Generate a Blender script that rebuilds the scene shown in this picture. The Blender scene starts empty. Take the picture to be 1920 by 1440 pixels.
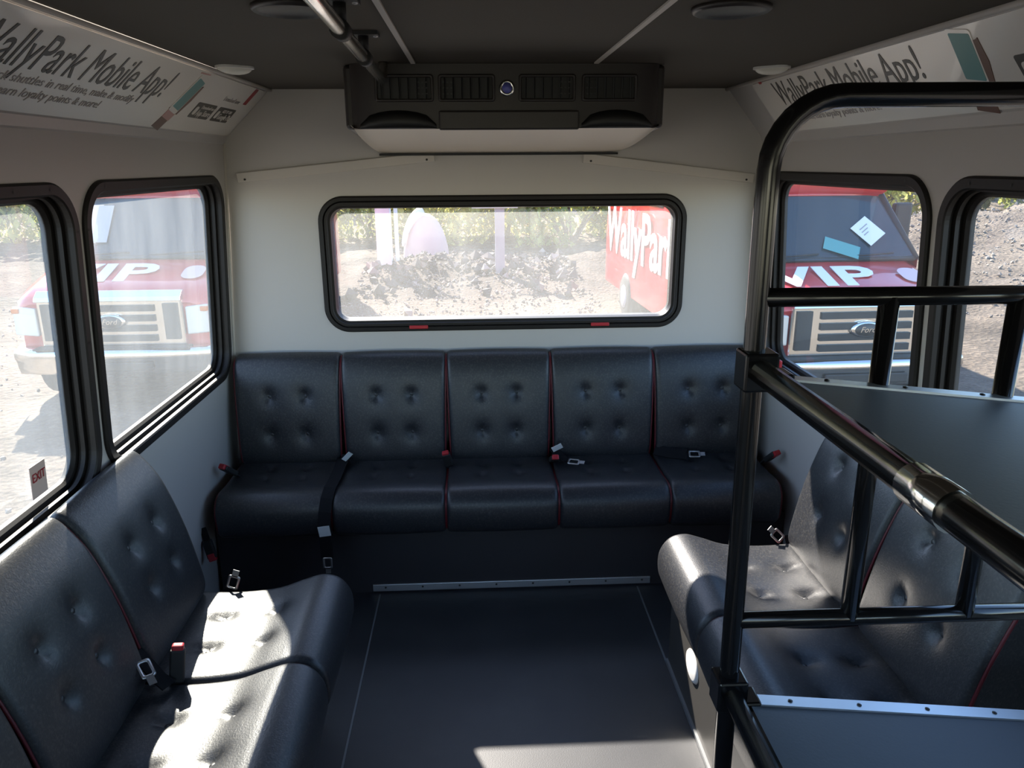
import bpy, bmesh, math, random
from mathutils import Vector, Matrix, noise
R = math.radians
PI = math.pi
random.seed(7)
S = bpy.context.scene
COL = S.collection

# ---------------------------------------------------------------- camera, sky, sun, exposure
cam_d = bpy.data.cameras.new('camera')
cam = bpy.data.objects.new('camera', cam_d)
COL.objects.link(cam)
S.camera = cam
cam_d.sensor_fit = 'HORIZONTAL'
cam_d.sensor_width = 36.0
cam_d.lens = 1418.0 / 1920.0 * 36.0
cam_d.clip_start = 0.02
cam_d.clip_end = 300
_yaw, _pit, _rol = R(2.63), R(16.23), R(0.376)
_f = Vector((math.sin(_yaw) * math.cos(_pit), math.cos(_yaw) * math.cos(_pit), -math.sin(_pit)))
_r = Vector((math.cos(_yaw), -math.sin(_yaw), 0))
_d = _f.cross(_r)
_r2 = math.cos(_rol) * _r + math.sin(_rol) * _d
_d2 = -math.sin(_rol) * _r + math.cos(_rol) * _d
cam.matrix_world = Matrix(((_r2.x, -_d2.x, -_f.x, 0), (_r2.y, -_d2.y, -_f.y, 0), (_r2.z, -_d2.z, -_f.z, 1.62), (0, 0, 0, 1)))

SUN = Vector((0.503, -1.203, -1.03)).normalized()      # direction the sunlight travels
world = bpy.data.worlds.new('sky')
S.world = world
world.use_nodes = True
wn = world.node_tree
wn.nodes.clear()
sky = wn.nodes.new('ShaderNodeTexSky')
sky.sky_type = 'NISHITA'
sky.sun_disc = False
sky.sun_elevation = math.asin(-SUN.z)
sky.sun_rotation = math.atan2(-SUN.x, -SUN.y)
sky.air_density = 1.0
sky.dust_density = 0.25
sky.ozone_density = 3.0
bg = wn.nodes.new('ShaderNodeBackground')
bg.inputs['Strength'].default_value = 0.30
wo = wn.nodes.new('ShaderNodeOutputWorld')
wn.links.new(sky.outputs['Color'], bg.inputs['Color'])
wn.links.new(bg.outputs['Background'], wo.inputs['Surface'])

sun_d = bpy.data.lights.new('sun', 'SUN')
sun_d.energy = 10.0
sun_d.angle = R(0.6)
sun_d.color = (1.0, 0.93, 0.82)
sun = bpy.data.objects.new('sun', sun_d)
COL.objects.link(sun)
sun.rotation_euler = SUN.to_track_quat('-Z', 'Y').to_euler()
sun.location = (-8, 20, 18)

vs = S.view_settings
vs.view_transform = 'Standard'
vs.look = 'None'
vs.exposure = 1.22
vs.gamma = 1.0
vs.use_curve_mapping = False
S.cycles.max_bounces = 10
S.cycles.diffuse_bounces = 6
S.cycles.glossy_bounces = 4
S.cycles.transparent_max_bounces = 12
S.cycles.caustics_reflective = False
S.cycles.caustics_refractive = False
S.cycles.sample_clamp_indirect = 6.0

# ---------------------------------------------------------------- materials
def mat(name, col, rough=0.5, metal=0.0, spec=0.5, bump=None, vary=None, coat=0.0, sub=None):
    m = bpy.data.materials.new(name)
    m.use_nodes = True
    n = m.node_tree
    b = n.nodes['Principled BSDF']
    b.inputs['Base Color'].default_value = (*col, 1)
    b.inputs['Roughness'].default_value = rough
    b.inputs['Metallic'].default_value = metal
    b.inputs['Specular IOR Level'].default_value = spec
    b.inputs['Coat Weight'].default_value = coat
    tc = n.nodes.new('ShaderNodeTexCoord')
    if bump:
        scale, dist, strength = bump
        t = n.nodes.new('ShaderNodeTexNoise')
        t.inputs['Scale'].default_value = scale
        t.inputs['Detail'].default_value = 4
        n.links.new(tc.outputs['Object'], t.inputs['Vector'])
        bp = n.nodes.new('ShaderNodeBump')
        bp.inputs['Strength'].default_value = strength
        bp.inputs['Distance'].default_value = dist
        n.links.new(t.outputs['Fac'], bp.inputs['Height'])
        n.links.new(bp.outputs['Normal'], b.inputs['Normal'])
    if vary:
        scale, col2, lo, hi = vary
        t = n.nodes.new('ShaderNodeTexNoise')
        t.inputs['Scale'].default_value = scale
        t.inputs['Detail'].default_value = 6
        n.links.new(tc.outputs['Object'], t.inputs['Vector'])
        mr = n.nodes.new('ShaderNodeMapRange')
        mr.inputs['From Min'].default_value = lo
        mr.inputs['From Max'].default_value = hi
        n.links.new(t.outputs['Fac'], mr.inputs['Value'])
        mx = n.nodes.new('ShaderNodeMix')
        mx.data_type = 'RGBA'
        mx.inputs[6].default_value = (*col, 1)
        mx.inputs[7].default_value = (*col2, 1)
        n.links.new(mr.outputs['Result'], mx.inputs[0])
        n.links.new(mx.outputs[2], b.inputs['Base Color'])
    return m

def glass(name, dust, tint=(1, 1, 1), dustcol=(0.9, 0.9, 0.86)):
    """Thin window pane: clear, with a fresnel reflection and a film of dust that scatters the light falling on it."""
    m = bpy.data.materials.new(name)
    m.use_nodes = True
    n = m.node_tree
    n.nodes.clear()
    tr = n.nodes.new('ShaderNodeBsdfTransparent')
    tr.inputs['Color'].default_value = (*tint, 1)
    gl = n.nodes.new('ShaderNodeBsdfGlossy')
    gl.inputs['Roughness'].default_value = 0.02
    tl = n.nodes.new('ShaderNodeBsdfTranslucent')
    tl.inputs['Color'].default_value = (*dustcol, 1)
    lw = n.nodes.new('ShaderNodeLayerWeight')
    pw = n.nodes.new('ShaderNodeMath')
    pw.operation = 'POWER'
    pw.inputs[1].default_value = 5.0
    rf = n.nodes.new('ShaderNodeMapRange')
    rf.inputs['To Min'].default_value = 0.035
    rf.inputs['To Max'].default_value = 0.9
    m1 = n.nodes.new('ShaderNodeMixShader')
    m2 = n.nodes.new('ShaderNodeMixShader')
    tc = n.nodes.new('ShaderNodeTexCoord')
    no = n.nodes.new('ShaderNodeTexNoise')
    no.inputs['Scale'].default_value = 6
    no.inputs['Detail'].default_value = 8
    no.inputs['Roughness'].default_value = 0.65
    mp = n.nodes.new('ShaderNodeMapping')
    mp.inputs['Scale'].default_value = (1.0, 1.0, 0.25)
    mr = n.nodes.new('ShaderNodeMapRange')
    mr.inputs['From Min'].default_value = 0.3
    mr.inputs['From Max'].default_value = 0.7
    mr.inputs['To Min'].default_value = dust * 0.75
    mr.inputs['To Max'].default_value = dust * 1.3
    o = n.nodes.new('ShaderNodeOutputMaterial')
    L = n.links.new
    L(tc.outputs['Object'], mp.inputs['Vector'])
    L(mp.outputs['Vector'], no.inputs['Vector'])
    L(no.outputs['Fac'], mr.inputs['Value'])
    L(mr.outputs['Result'], m1.inputs['Fac'])
    L(tr.outputs['BSDF'], m1.inputs[1])
    L(tl.outputs['BSDF'], m1.inputs[2])
    L(lw.outputs['Facing'], pw.inputs[0])
    L(pw.outputs['Value'], rf.inputs['Value'])
    L(rf.outputs['Result'], m2.inputs['Fac'])
    lw.inputs['Blend'].default_value = 0.5
    L(m1.outputs['Shader'], m2.inputs[1])
    L(gl.outputs['BSDF'], m2.inputs[2])
    L(m2.outputs['Shader'], o.inputs['Surface'])
    return m

def leaf_mat(name, c1, c2):
    m = bpy.data.materials.new(name)
    m.use_nodes = True
    n = m.node_tree
    n.nodes.clear()
    d = n.nodes.new('ShaderNodeBsdfDiffuse')
    t = n.nodes.new('ShaderNodeBsdfTranslucent')
    x = n.nodes.new('ShaderNodeMixShader')
    x.inputs['Fac'].default_value = 0.5
    tc = n.nodes.new('ShaderNodeTexCoord')
    no = n.nodes.new('ShaderNodeTexNoise')
    no.inputs['Scale'].default_value = 2.2
    no.inputs['Detail'].default_value = 5
    mx = n.nodes.new('ShaderNodeMix')
    mx.data_type = 'RGBA'
    mr = n.nodes.new('ShaderNodeMapRange')
    mr.inputs['From Min'].default_value = 0.35
    mr.inputs['From Max'].default_value = 0.65
    mx.inputs[6].default_value = (*c1, 1)
    mx.inputs[7].default_value = (*c2, 1)
    o = n.nodes.new('ShaderNodeOutputMaterial')
    L = n.links.new
    L(tc.outputs['Object'], no.inputs['Vector'])
    L(no.outputs['Fac'], mr.inputs['Value'])
    L(mr.outputs['Result'], mx.inputs[0])
    L(mx.outputs[2], d.inputs['Color'])
    L(mx.outputs[2], t.inputs['Color'])
    L(d.outputs['BSDF'], x.inputs[1])
    L(t.outputs['BSDF'], x.inputs[2])
    L(x.outputs['Shader'], o.inputs['Surface'])
    return m

def ground_mat():
    m = bpy.data.materials.new('gravel_ground')
    m.use_nodes = True
    n = m.node_tree
    b = n.nodes['Principled BSDF']
    b.inputs['Roughness'].default_value = 0.9
    b.inputs['Specular IOR Level'].default_value = 0.2
    tc = n.nodes.new('ShaderNodeTexCoord')
    v = n.nodes.new('ShaderNodeTexVoronoi')
    v.inputs['Scale'].default_value = 16.0
    no = n.nodes.new('ShaderNodeTexNoise')
    no.inputs['Scale'].default_value = 0.7
    no.inputs['Detail'].default_value = 10
    no.inputs['Roughness'].default_value = 0.75
    no2 = n.nodes.new('ShaderNodeTexNoise')
    no2.inputs['Scale'].default_value = 24
    no2.inputs['Detail'].default_value = 6
    no2.inputs['Roughness'].default_value = 0.8
    r1 = n.nodes.new('ShaderNodeValToRGB')
    e = r1.color_ramp.elements
    e[0].position, e[0].color = 0.33, (0.070, 0.055, 0.043, 1)
    e[1].position, e[1].color = 0.62, (0.27, 0.215, 0.165, 1)
    mx = n.nodes.new('ShaderNodeMix')
    mx.data_type = 'RGBA'
    mx.blend_type = 'OVERLAY'
    mx.inputs[0].default_value = 0.75
    bp = n.nodes.new('ShaderNodeBump')
    bp.inputs['Strength'].default_value = 0.9
    bp.inputs['Distance'].default_value = 0.06
    ma = n.nodes.new('ShaderNodeMath')
    ma.operation = 'ADD'
    L = n.links.new
    for t in (v, no, no2):
        L(tc.outputs['Object'], t.inputs['Vector'])
    L(no.outputs['Fac'], r1.inputs['Fac'])
    L(r1.outputs['Color'], mx.inputs[6])
    L(no2.outputs['Color'], mx.inputs[7])
    bw = n.nodes.new('ShaderNodeRGBToBW')
    L(no2.outputs['Fac'], mx.inputs[7])
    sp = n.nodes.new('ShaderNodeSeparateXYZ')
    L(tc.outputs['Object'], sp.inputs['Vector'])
    rp = n.nodes.new('ShaderNodeValToRGB')  # band across the rear lot: dark soil with shade below trees painted in
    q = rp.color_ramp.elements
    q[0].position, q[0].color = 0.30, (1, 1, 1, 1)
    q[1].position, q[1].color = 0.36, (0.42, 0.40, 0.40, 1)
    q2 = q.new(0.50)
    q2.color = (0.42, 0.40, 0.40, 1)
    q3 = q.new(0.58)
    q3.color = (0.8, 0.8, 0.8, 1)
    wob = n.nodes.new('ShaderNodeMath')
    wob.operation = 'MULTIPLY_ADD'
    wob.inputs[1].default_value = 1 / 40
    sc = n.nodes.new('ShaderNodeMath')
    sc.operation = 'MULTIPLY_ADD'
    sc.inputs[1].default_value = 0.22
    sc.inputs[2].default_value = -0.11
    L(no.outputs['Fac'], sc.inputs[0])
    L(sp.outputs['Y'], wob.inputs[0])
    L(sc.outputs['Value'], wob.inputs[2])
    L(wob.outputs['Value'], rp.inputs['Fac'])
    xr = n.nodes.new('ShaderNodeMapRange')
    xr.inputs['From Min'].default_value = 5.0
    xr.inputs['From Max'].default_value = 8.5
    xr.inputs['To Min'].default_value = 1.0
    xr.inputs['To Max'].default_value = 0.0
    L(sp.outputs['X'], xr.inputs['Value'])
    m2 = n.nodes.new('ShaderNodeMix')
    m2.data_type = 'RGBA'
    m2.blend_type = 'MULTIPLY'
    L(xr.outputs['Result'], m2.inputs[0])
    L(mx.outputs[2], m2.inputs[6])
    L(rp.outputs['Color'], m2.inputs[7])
    L(m2.outputs[2], b.inputs['Base Color'])
    L(v.outputs['Distance'], ma.inputs[0])
    L(no2.outputs['Fac'], ma.inputs[1])
    L(ma.outputs['Value'], bp.inputs['Height'])
    L(bp.outputs['Normal'], b.inputs['Normal'])
    return m

M = {}
M['wall'] = mat('wall_fiberglass', (0.50, 0.472, 0.455), 0.45, bump=(60, 0.001, 0.25))
M['ceiling'] = mat('ceiling_vinyl', (0.066, 0.057, 0.046), 0.75, spec=0.3, bump=(240, 0.001, 0.4))
M['floor'] = mat('floor_rubber', (0.034, 0.036, 0.041), 0.45, bump=(320, 0.0006, 0.5), vary=(4, (0.046, 0.048, 0.052), 0.45, 0.75))
M['seam'] = mat('floor_seam', (0.16, 0.17, 0.18), 0.4)
M['vinyl'] = mat('black_vinyl', (0.016, 0.0175, 0.022), 0.41, spec=0.62, bump=(260, 0.001, 0.5), vary=(150, (0.055, 0.053, 0.050), 0.48, 0.8))
M['base_vinyl'] = mat('base_vinyl', (0.034, 0.032, 0.036), 0.5, bump=(300, 0.0006, 0.3))
M['grey_vinyl'] = mat('grey_base_vinyl', (0.045, 0.043, 0.04), 0.45, bump=(300, 0.0006, 0.3))
M['piping'] = mat('red_piping', (0.12, 0.007, 0.014), 0.45)
M['frame'] = mat('window_frame_black', (0.011, 0.009, 0.009), 0.55, spec=0.35)
M['rubber'] = mat('black_rubber', (0.010, 0.010, 0.011), 0.6)
M['screw'] = mat('dark_screw', (0.05, 0.05, 0.05), 0.4, 0.6)
M['steel'] = mat('bright_screw', (0.5, 0.5, 0.5), 0.35, 0.9)
M['alu'] = mat('brushed_aluminium', (0.62, 0.64, 0.66), 0.42, 0.85, bump=(90, 0.0004, 0.2))
M['trim'] = mat('beige_trim', (0.58, 0.54, 0.50), 0.5)
M['black_tube'] = mat('black_powder_coat', (0.006, 0.006, 0.007), 0.17, spec=0.6)
M['shelf'] = mat('shelf_grey', (0.085, 0.092, 0.10), 0.55, bump=(180, 0.0006, 0.4))
M['chrome'] = mat('chrome', (0.78, 0.77, 0.74), 0.16, 1.0)
M['ac_black'] = mat('ac_plastic', (0.027, 0.022, 0.021), 0.42, bump=(300, 0.0005, 0.3))
M['ac_dark'] = mat('ac_vent_dark', (0.006, 0.006, 0.006), 0.5)
M['ac_beige'] = mat('ac_underside', (0.50, 0.44, 0.36), 0.42)
M['blue'] = mat('blue_badge', (0.12, 0.13, 0.45), 0.3)
M['lens'] = mat('lamp_lens', (0.80, 0.78, 0.70), 0.35)
M['ad'] = mat('ad_print_white', (0.84, 0.80, 0.75), 0.22, coat=0.4)
M['ink'] = mat('ad_ink', (0.055, 0.05, 0.046), 0.4)
M['ink_soft'] = mat('ad_ink_soft', (0.36, 0.33, 0.32), 0.4)
M['ad_red'] = mat('ad_red', (0.40, 0.03, 0.04), 0.4)
M['ad_pink'] = mat('ad_pink', (0.55, 0.30, 0.27), 0.4)
M['teal'] = mat('ad_teal', (0.10, 0.30, 0.30), 0.35)
M['skin'] = mat('ad_hand_brown', (0.16, 0.075, 0.05), 0.4)
M['badge'] = mat('ad_badge', (0.05, 0.045, 0.04), 0.4)
M['belt'] = mat('belt_webbing', (0.012, 0.012, 0.014), 0.9, spec=0.15, bump=(500, 0.0006, 0.5))
M['belt_red'] = mat('belt_red', (0.42, 0.02, 0.03), 0.35)
M['tag'] = mat('belt_tag', (0.70, 0.71, 0.70), 0.6)
M['exit'] = mat('exit_sticker', (0.66, 0.50, 0.44), 0.6)
M['van_red'] = mat('van_red_paint', (0.46, 0.028, 0.030), 0.3, coat=0.6)
M['van_white'] = mat('van_white_print', (0.80, 0.80, 0.82), 0.4)
M['van_pale'] = mat('van_pale_print', (0.66, 0.45, 0.46), 0.4)
M['van_glass'] = mat('van_glass', (0.035, 0.045, 0.055), 0.08, spec=0.6)
M['van_black'] = mat('van_black', (0.02, 0.02, 0.021), 0.6)
M['headlight'] = mat('headlight', (0.62, 0.62, 0.60), 0.25, 0.2)
M['amber'] = mat('amber', (0.55, 0.14, 0.02), 0.3)
M['tyre'] = mat('tyre', (0.02, 0.02, 0.02), 0.8)
M['post_white'] = mat('white_painted_post', (0.80, 0.79, 0.77), 0.6)
M['post_grey'] = mat('grey_weathered_post', (0.35, 0.34, 0.36), 0.7)
M['pink_lump'] = mat('pink_lump', (0.50, 0.36, 0.35), 0.7)
M['bark'] = mat('bark', (0.14, 0.11, 0.085), 0.9, bump=(20, 0.01, 0.6))
M['rock'] = mat('rock', (0.36, 0.30, 0.24), 0.9, vary=(0.8, (0.12, 0.10, 0.085), 0.4, 0.65))
M['rock_dark'] = mat('rock_dark', (0.075, 0.065, 0.06), 0.9)  # dark rubble, shade below the trees painted into its colour
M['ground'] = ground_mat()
M['leaf_a'] = leaf_mat('leaf_yellow', (0.72, 0.64, 0.20), (0.25, 0.27, 0.07))
M['leaf_b'] = leaf_mat('leaf_green', (0.52, 0.54, 0.16), (0.15, 0.19, 0.05))
M['leaf_c'] = leaf_mat('leaf_dry', (0.44, 0.36, 0.18), (0.22, 0.19, 0.09))
M['glass_left'] = glass('pane_left', 0.15, (0.94, 0.96, 0.94))
M['glass_rear'] = glass('pane_rear', 0.095, (0.96, 0.95, 0.96))
M['glass_right'] = glass('pane_right', 0.04, (0.90, 0.92, 0.92))
M['outside'] = mat('bus_outer_skin', (0.75, 0.75, 0.76), 0.4)

# ---------------------------------------------------------------- mesh helpers
class MB:
    def __init__(s):
        s.v, s.f, s.sm = [], [], []
    def add(s, vs_, fs, smooth=False, mx=None):
        o = len(s.v)
        s.v += [tuple(mx @ Vector(p)) if mx is not None else tuple(p) for p in vs_]
        s.f += [tuple(i + o for i in f) for f in fs]
        s.sm += [smooth] * len(fs)
        return s
    def box(s, c, d, mx=None):
        x, y, z = (k / 2 for k in d)
        p = [(c[0] + a * x, c[1] + b * y, c[2] + e * z) for a in (-1, 1) for b in (-1, 1) for e in (-1, 1)]
        return s.add(p, [(0, 1, 3, 2), (4, 6, 7, 5), (0, 4, 5, 1), (2, 3, 7, 6), (0, 2, 6, 4), (1, 5, 7, 3)], False, mx)
    def prism(s, poly, h, mx=None, h0=0.0, smooth=False):
        n = len(poly)
        p = [(a, b, h0) for a, b in poly] + [(a, b, h) for a, b in poly]
        s.add(p, [tuple(range(n))[::-1], tuple(range(n, 2 * n))], False, mx)
        o = len(s.v) - 2 * n
        for i in range(n):
            j = (i + 1) % n
            s.f.append((o + i, o + j, o + n + j, o + n + i))
            s.sm.append(smooth)
        return s
    def tube(s, path, r, n=12, cap=True):
        P = [Vector(p) for p in path]
        k = len(P)
        rr = r if isinstance(r, (list, tuple)) else [r] * k
        T = []
        for i in range(k):
            a = P[max(i - 1, 0)]
            b = P[min(i + 1, k - 1)]
            T.append((b - a).normalized())
        u = Vector((0, 0, 1)) if abs(T[0].z) < 0.9 else Vector((1, 0, 0))
        u = (u - T[0] * u.dot(T[0])).normalized()
        vv = []
        for i in range(k):
            u = (u - T[i] * u.dot(T[i])).normalized()
            w = T[i].cross(u)
            vv += [P[i] + (u * math.cos(2 * PI * j / n) + w * math.sin(2 * PI * j / n)) * rr[i] for j in range(n)]
        ff = [(i * n + j, i * n + (j + 1) % n, (i + 1) * n + (j + 1) % n, (i + 1) * n + j) for i in range(k - 1) for j in range(n)]
        s.add(vv, ff, True)
        if cap:
            o = len(s.v) - len(vv)
            s.f.append(tuple(o + j for j in range(n))[::-1])
            s.f.append(tuple(o + (k - 1) * n + j for j in range(n)))
            s.sm += [False, False]
        return s
    def lathe(s, prof, n=20, mx=None):
        k = len(prof)
        vv = [(r * math.cos(2 * PI * j / n), r * math.sin(2 * PI * j / n), z) for r, z in prof for j in range(n)]
        ff = [(i * n + j, i * n + (j + 1) % n, (i + 1) * n + (j + 1) % n, (i + 1) * n + j) for i in range(k - 1) for j in range(n)]
        ff += [tuple(range(n))[::-1], tuple((k - 1) * n + j for j in range(n))]
        return s.add(vv, ff, True, mx)
    def grid(s, pts, smooth=True, closed_u=False):
        a, b = len(pts), len(pts[0])
        vv = [p for row in pts for p in row]
        ff = [(i * b + j, ((i + 1) % a) * b + j, ((i + 1) % a) * b + j + 1, i * b + j + 1) for i in range(a if closed_u else a - 1) for j in range(b - 1)]
        return s.add(vv, ff, smooth)

def fr(o, x, y):
    x, y = Vector(x).normalized(), Vector(y).normalized()
    z = x.cross(y).normalized()
    y = z.cross(x)
    return Matrix(((x.x, y.x, z.x, o[0]), (x.y, y.y, z.y, o[1]), (x.z, y.z, z.z, o[2]), (0, 0, 0, 1)))

def to_mesh(name, b, material, fix=True):
    me = bpy.data.meshes.new(name)
    me.from_pydata(b.v, [], b.f)
    me.polygons.foreach_set('use_smooth', b.sm)
    if fix:
        bm = bmesh.new()
        bm.from_mesh(me)
        bmesh.ops.recalc_face_normals(bm, faces=bm.faces)
        bm.to_mesh(me)
        bm.free()
    for m in (material if isinstance(material, list) else [material]):
        me.materials.append(m)
    return me

def obj(name, b, material, parent=None, bevel=0.0, seg=2, fix=True, label=None, kind=None):
    me = b if isinstance(b, bpy.types.Mesh) else to_mesh(name, b, material, fix)
    o = bpy.data.objects.new(name, me)
    COL.objects.link(o)
    if parent is not None:
        o.parent = parent
    if bevel:
        md = o.modifiers.new('bevel', 'BEVEL')
        md.width = bevel
        md.segments = seg
        md.limit_method = 'ANGLE'
        md.angle_limit = R(40)
    if label:
        o['label'] = label
    if kind:
        o['kind'] = kind
    return o

def struct(name, b, material, **k):
    o = obj(name, b, material, **k)
    o['kind'] = 'structure'
    return o

def thing(name, label, cat, loc=(0, 0, 0), rz=0.0, group=None):
    o = bpy.data.objects.new(name, None)
    o.empty_display_size = 0.1
    COL.objects.link(o)
    o.location = loc
    o.rotation_euler = (0, 0, rz)
    o['label'] = label
    o['category'] = cat
    if group:
        o['group'] = group
    return o

def tag(o, label, cat, group=None):
    o['label'] = label
    o['category'] = cat
    if group:
        o['group'] = group
    return o

def copy_thing(src, loc, rz, label):
    r = src.copy()
    COL.objects.link(r)
    r.location = loc
    r.rotation_euler = (0, 0, rz)
    r['label'] = label
    for ch in list(src.children):
        c = ch.copy()
        COL.objects.link(c)
        c.parent = r
        for g in list(ch.children):
            d = g.copy()
            COL.objects.link(d)
            d.parent = c
    return r

def text(name, body, size, mx, material, parent, xs=1.0, shear=0.0, align='LEFT', ext=0.0004, bold=0.0):
    c = bpy.data.curves.new(name, 'FONT')
    c.body = body
    c.size = size
    c.shear = shear
    c.align_x = align
    c.extrude = ext
    c.offset = bold
    c.resolution_u = 3
    c.materials.append(material)
    o = bpy.data.objects.new(name, c)
    COL.objects.link(o)
    bpy.context.view_layer.update()
    me = bpy.data.meshes.new_from_object(o.evaluated_get(bpy.context.evaluated_depsgraph_get()))
    bpy.data.objects.remove(o)
    me.transform(mx @ Matrix.Diagonal((xs, 1, 1, 1)))
    o = bpy.data.objects.new(name, me)
    COL.objects.link(o)
    o.parent = parent
    return o

def rrect(cx, cy, hw, hh, r, n=6):
    out = []
    for sx, sy, a0 in ((1, 1, 0), (-1, 1, 90), (-1, -1, 180), (1, -1, 270)):
        for k in range(n + 1):
            a = R(a0 + 90 * k / n)
            out.append((cx + sx * (hw - r) + r * math.cos(a), cy + sy * (hh - r) + r * math.sin(a)))
    return out

def ring(b, cx, cy, hw, hh, r, prof, T, n=8, closed=True):
    """sweep profile [(inset, height)] round a rounded rectangle; T maps (a, b, n) to 3-D"""
    rows = []
    for w, h in prof:
        rows.append([T(x, y, h) for x, y in rrect(cx, cy, hw - w, hh - w, max(r - w, 0.004), n)])
    k = len(rows[0])
    vv = [p for row in rows for p in row]
    m = len(rows)
    ff = [(i * k + j, i * k + (j + 1) % k, ((i + 1) % m) * k + (j + 1) % k, ((i + 1) % m) * k + j) for i in range(m if closed else m - 1) for j in range(k)]
    return b.add(vv, ff, True)

def plate(name, outline, holes, T, thick, material):
    """a wall plate with holes; T maps (a, b, n)"""
    me = bpy.data.meshes.new(name)
    bm = bmesh.new()
    def side(n):
        loops, edges = [], []
        for lp in [outline] + holes:
            vs_ = [bm.verts.new(T(a, c, n)) for a, c in lp]
            loops.append(vs_)
            edges += [bm.edges.new((vs_[i], vs_[(i + 1) % len(vs_)])) for i in range(len(vs_))]
        bmesh.ops.triangle_fill(bm, use_beauty=True, edges=edges)
        return loops
    A = side(0.0)
    B = side(-thick)
    for la, lb in zip(A, B):
        k = len(la)
        for i in range(k):
            j = (i + 1) % k
            bm.faces.new((la[i], la[j], lb[j], lb[i]))
    bmesh.ops.recalc_face_normals(bm, faces=bm.faces)
    bm.to_mesh(me)
    bm.free()
    me.materials.append(material)
    return me

def catmull(pts, n):
    out = []
    P = [pts[0]] + list(pts) + [pts[-1]]
    seg = len(pts) - 1
    for i in range(n):
        t = i / (n - 1) * seg
        k = min(int(t), seg - 1)
        u = t - k
        a, b, c, d = P[k], P[k + 1], P[k + 2], P[k + 3]
        out.append(tuple(0.5 * (2 * b[q] + (c[q] - a[q]) * u + (2 * a[q] - 5 * b[q] + 4 * c[q] - d[q]) * u * u + (3 * b[q] - a[q] - 3 * c[q] + d[q]) * u ** 3) for q in range(len(b))))
    return out

# ---------------------------------------------------------------- outside: ground
GZ = -0.75
def ground_h(x, y):
    h = 0.0
    # mound of crushed stone on the right
    dx, dy = (x - 17.0) / 8.5, (y - 15.5) / 8.0
    h += 1.55 * math.exp(-(dx * dx + dy * dy))
    # low ridge of rubble behind the lot
    e = (y - 17.3 - 0.06 * x) / 1.5
    h += (0.22 + 0.25 * noise.noise(Vector((x * 0.5, 3.1, y * 0.4)))) * math.exp(-e * e) * (1 if x > -9 else 0.3)
    # bank under the scrub
    if y > 24:
        h += min((y - 24) * 0.12, 3.2) + max(0, (y - 34)) * 0.22
    if x < -15:
        h += (-15 - x) * 0.10
    rough = 0.04 + 0.12 * math.exp(-((y - 17) / 4.0) ** 2) + 0.10 * math.exp(-(dx * dx + dy * dy))
    h += rough * (noise.noise(Vector((x * 1.3, y * 1.3, 0))) + 0.6 * noise.noise(Vector((x * 3.1, y * 3.1, 5))))
    near = max(0.0, min(1.0, (math.hypot(x, y) - 3.5) / 3.0))
    return GZ + h * near

g = MB()
xs_ = [-34 + i * 0.4 for i in range(181)]
ys_ = [-9 + i * 0.4 for i in range(141)]
g.grid([[(x, y, ground_h(x, y)) for y in ys_] for x in xs_])
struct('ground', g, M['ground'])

rk, rk2 = MB(), MB()
def rock(b, c, s):
    vv = []
    for (x, y, z) in ((1, 0, 0), (-1, 0, 0), (0, 1, 0), (0, -1, 0), (0, 0, 1), (0, 0, -1)):
        k = s * random.uniform(0.6, 1.2)
        vv.append(Vector((x, y, z)) * k)
    q = Matrix.Rotation(random.uniform(0, 6.3), 3, Vector((random.random(), random.random(), random.random() + 0.1)))
    b.add([Vector(c) + q @ Vector((v.x, v.y, v.z)) for v in vv], [(0, 2, 4), (2, 1, 4), (1, 3, 4), (3, 0, 4), (2, 0, 5), (1, 2, 5), (3, 1, 5), (0, 3, 5)])
for _ in range(14000):
    t = random.random()
    if t < 0.34:
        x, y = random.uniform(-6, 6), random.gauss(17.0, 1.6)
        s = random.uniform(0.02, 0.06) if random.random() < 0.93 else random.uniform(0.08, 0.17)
    elif t < 0.55:
        x, y, s = random.uniform(-4.5, 3.5), random.uniform(8.5, 16), random.uniform(0.012, 0.035)
    elif t < 0.92:
        x, y, s = random.uniform(7.0, 19), random.uniform(6, 19), random.uniform(0.012, 0.045)
    else:
        x, y, s = random.uniform(-9, -3), random.uniform(3.5, 14), random.uniform(0.01, 0.03)
    if (-4.8 < x < -2.4 or 2.1 < x < 4.8) and y > 6.3:
        continue
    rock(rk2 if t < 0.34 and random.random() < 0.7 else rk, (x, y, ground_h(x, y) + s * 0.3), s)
o = obj('rubble', rk, M['rock'], kind='stuff')
tag(o, 'loose pale stones and rubble strewn over the gravel lot', 'rubble')
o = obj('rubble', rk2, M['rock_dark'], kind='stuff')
tag(o, 'dark lumps of soil and rubble, shade painted in, on the ridge behind the bus', 'rubble')

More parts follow.
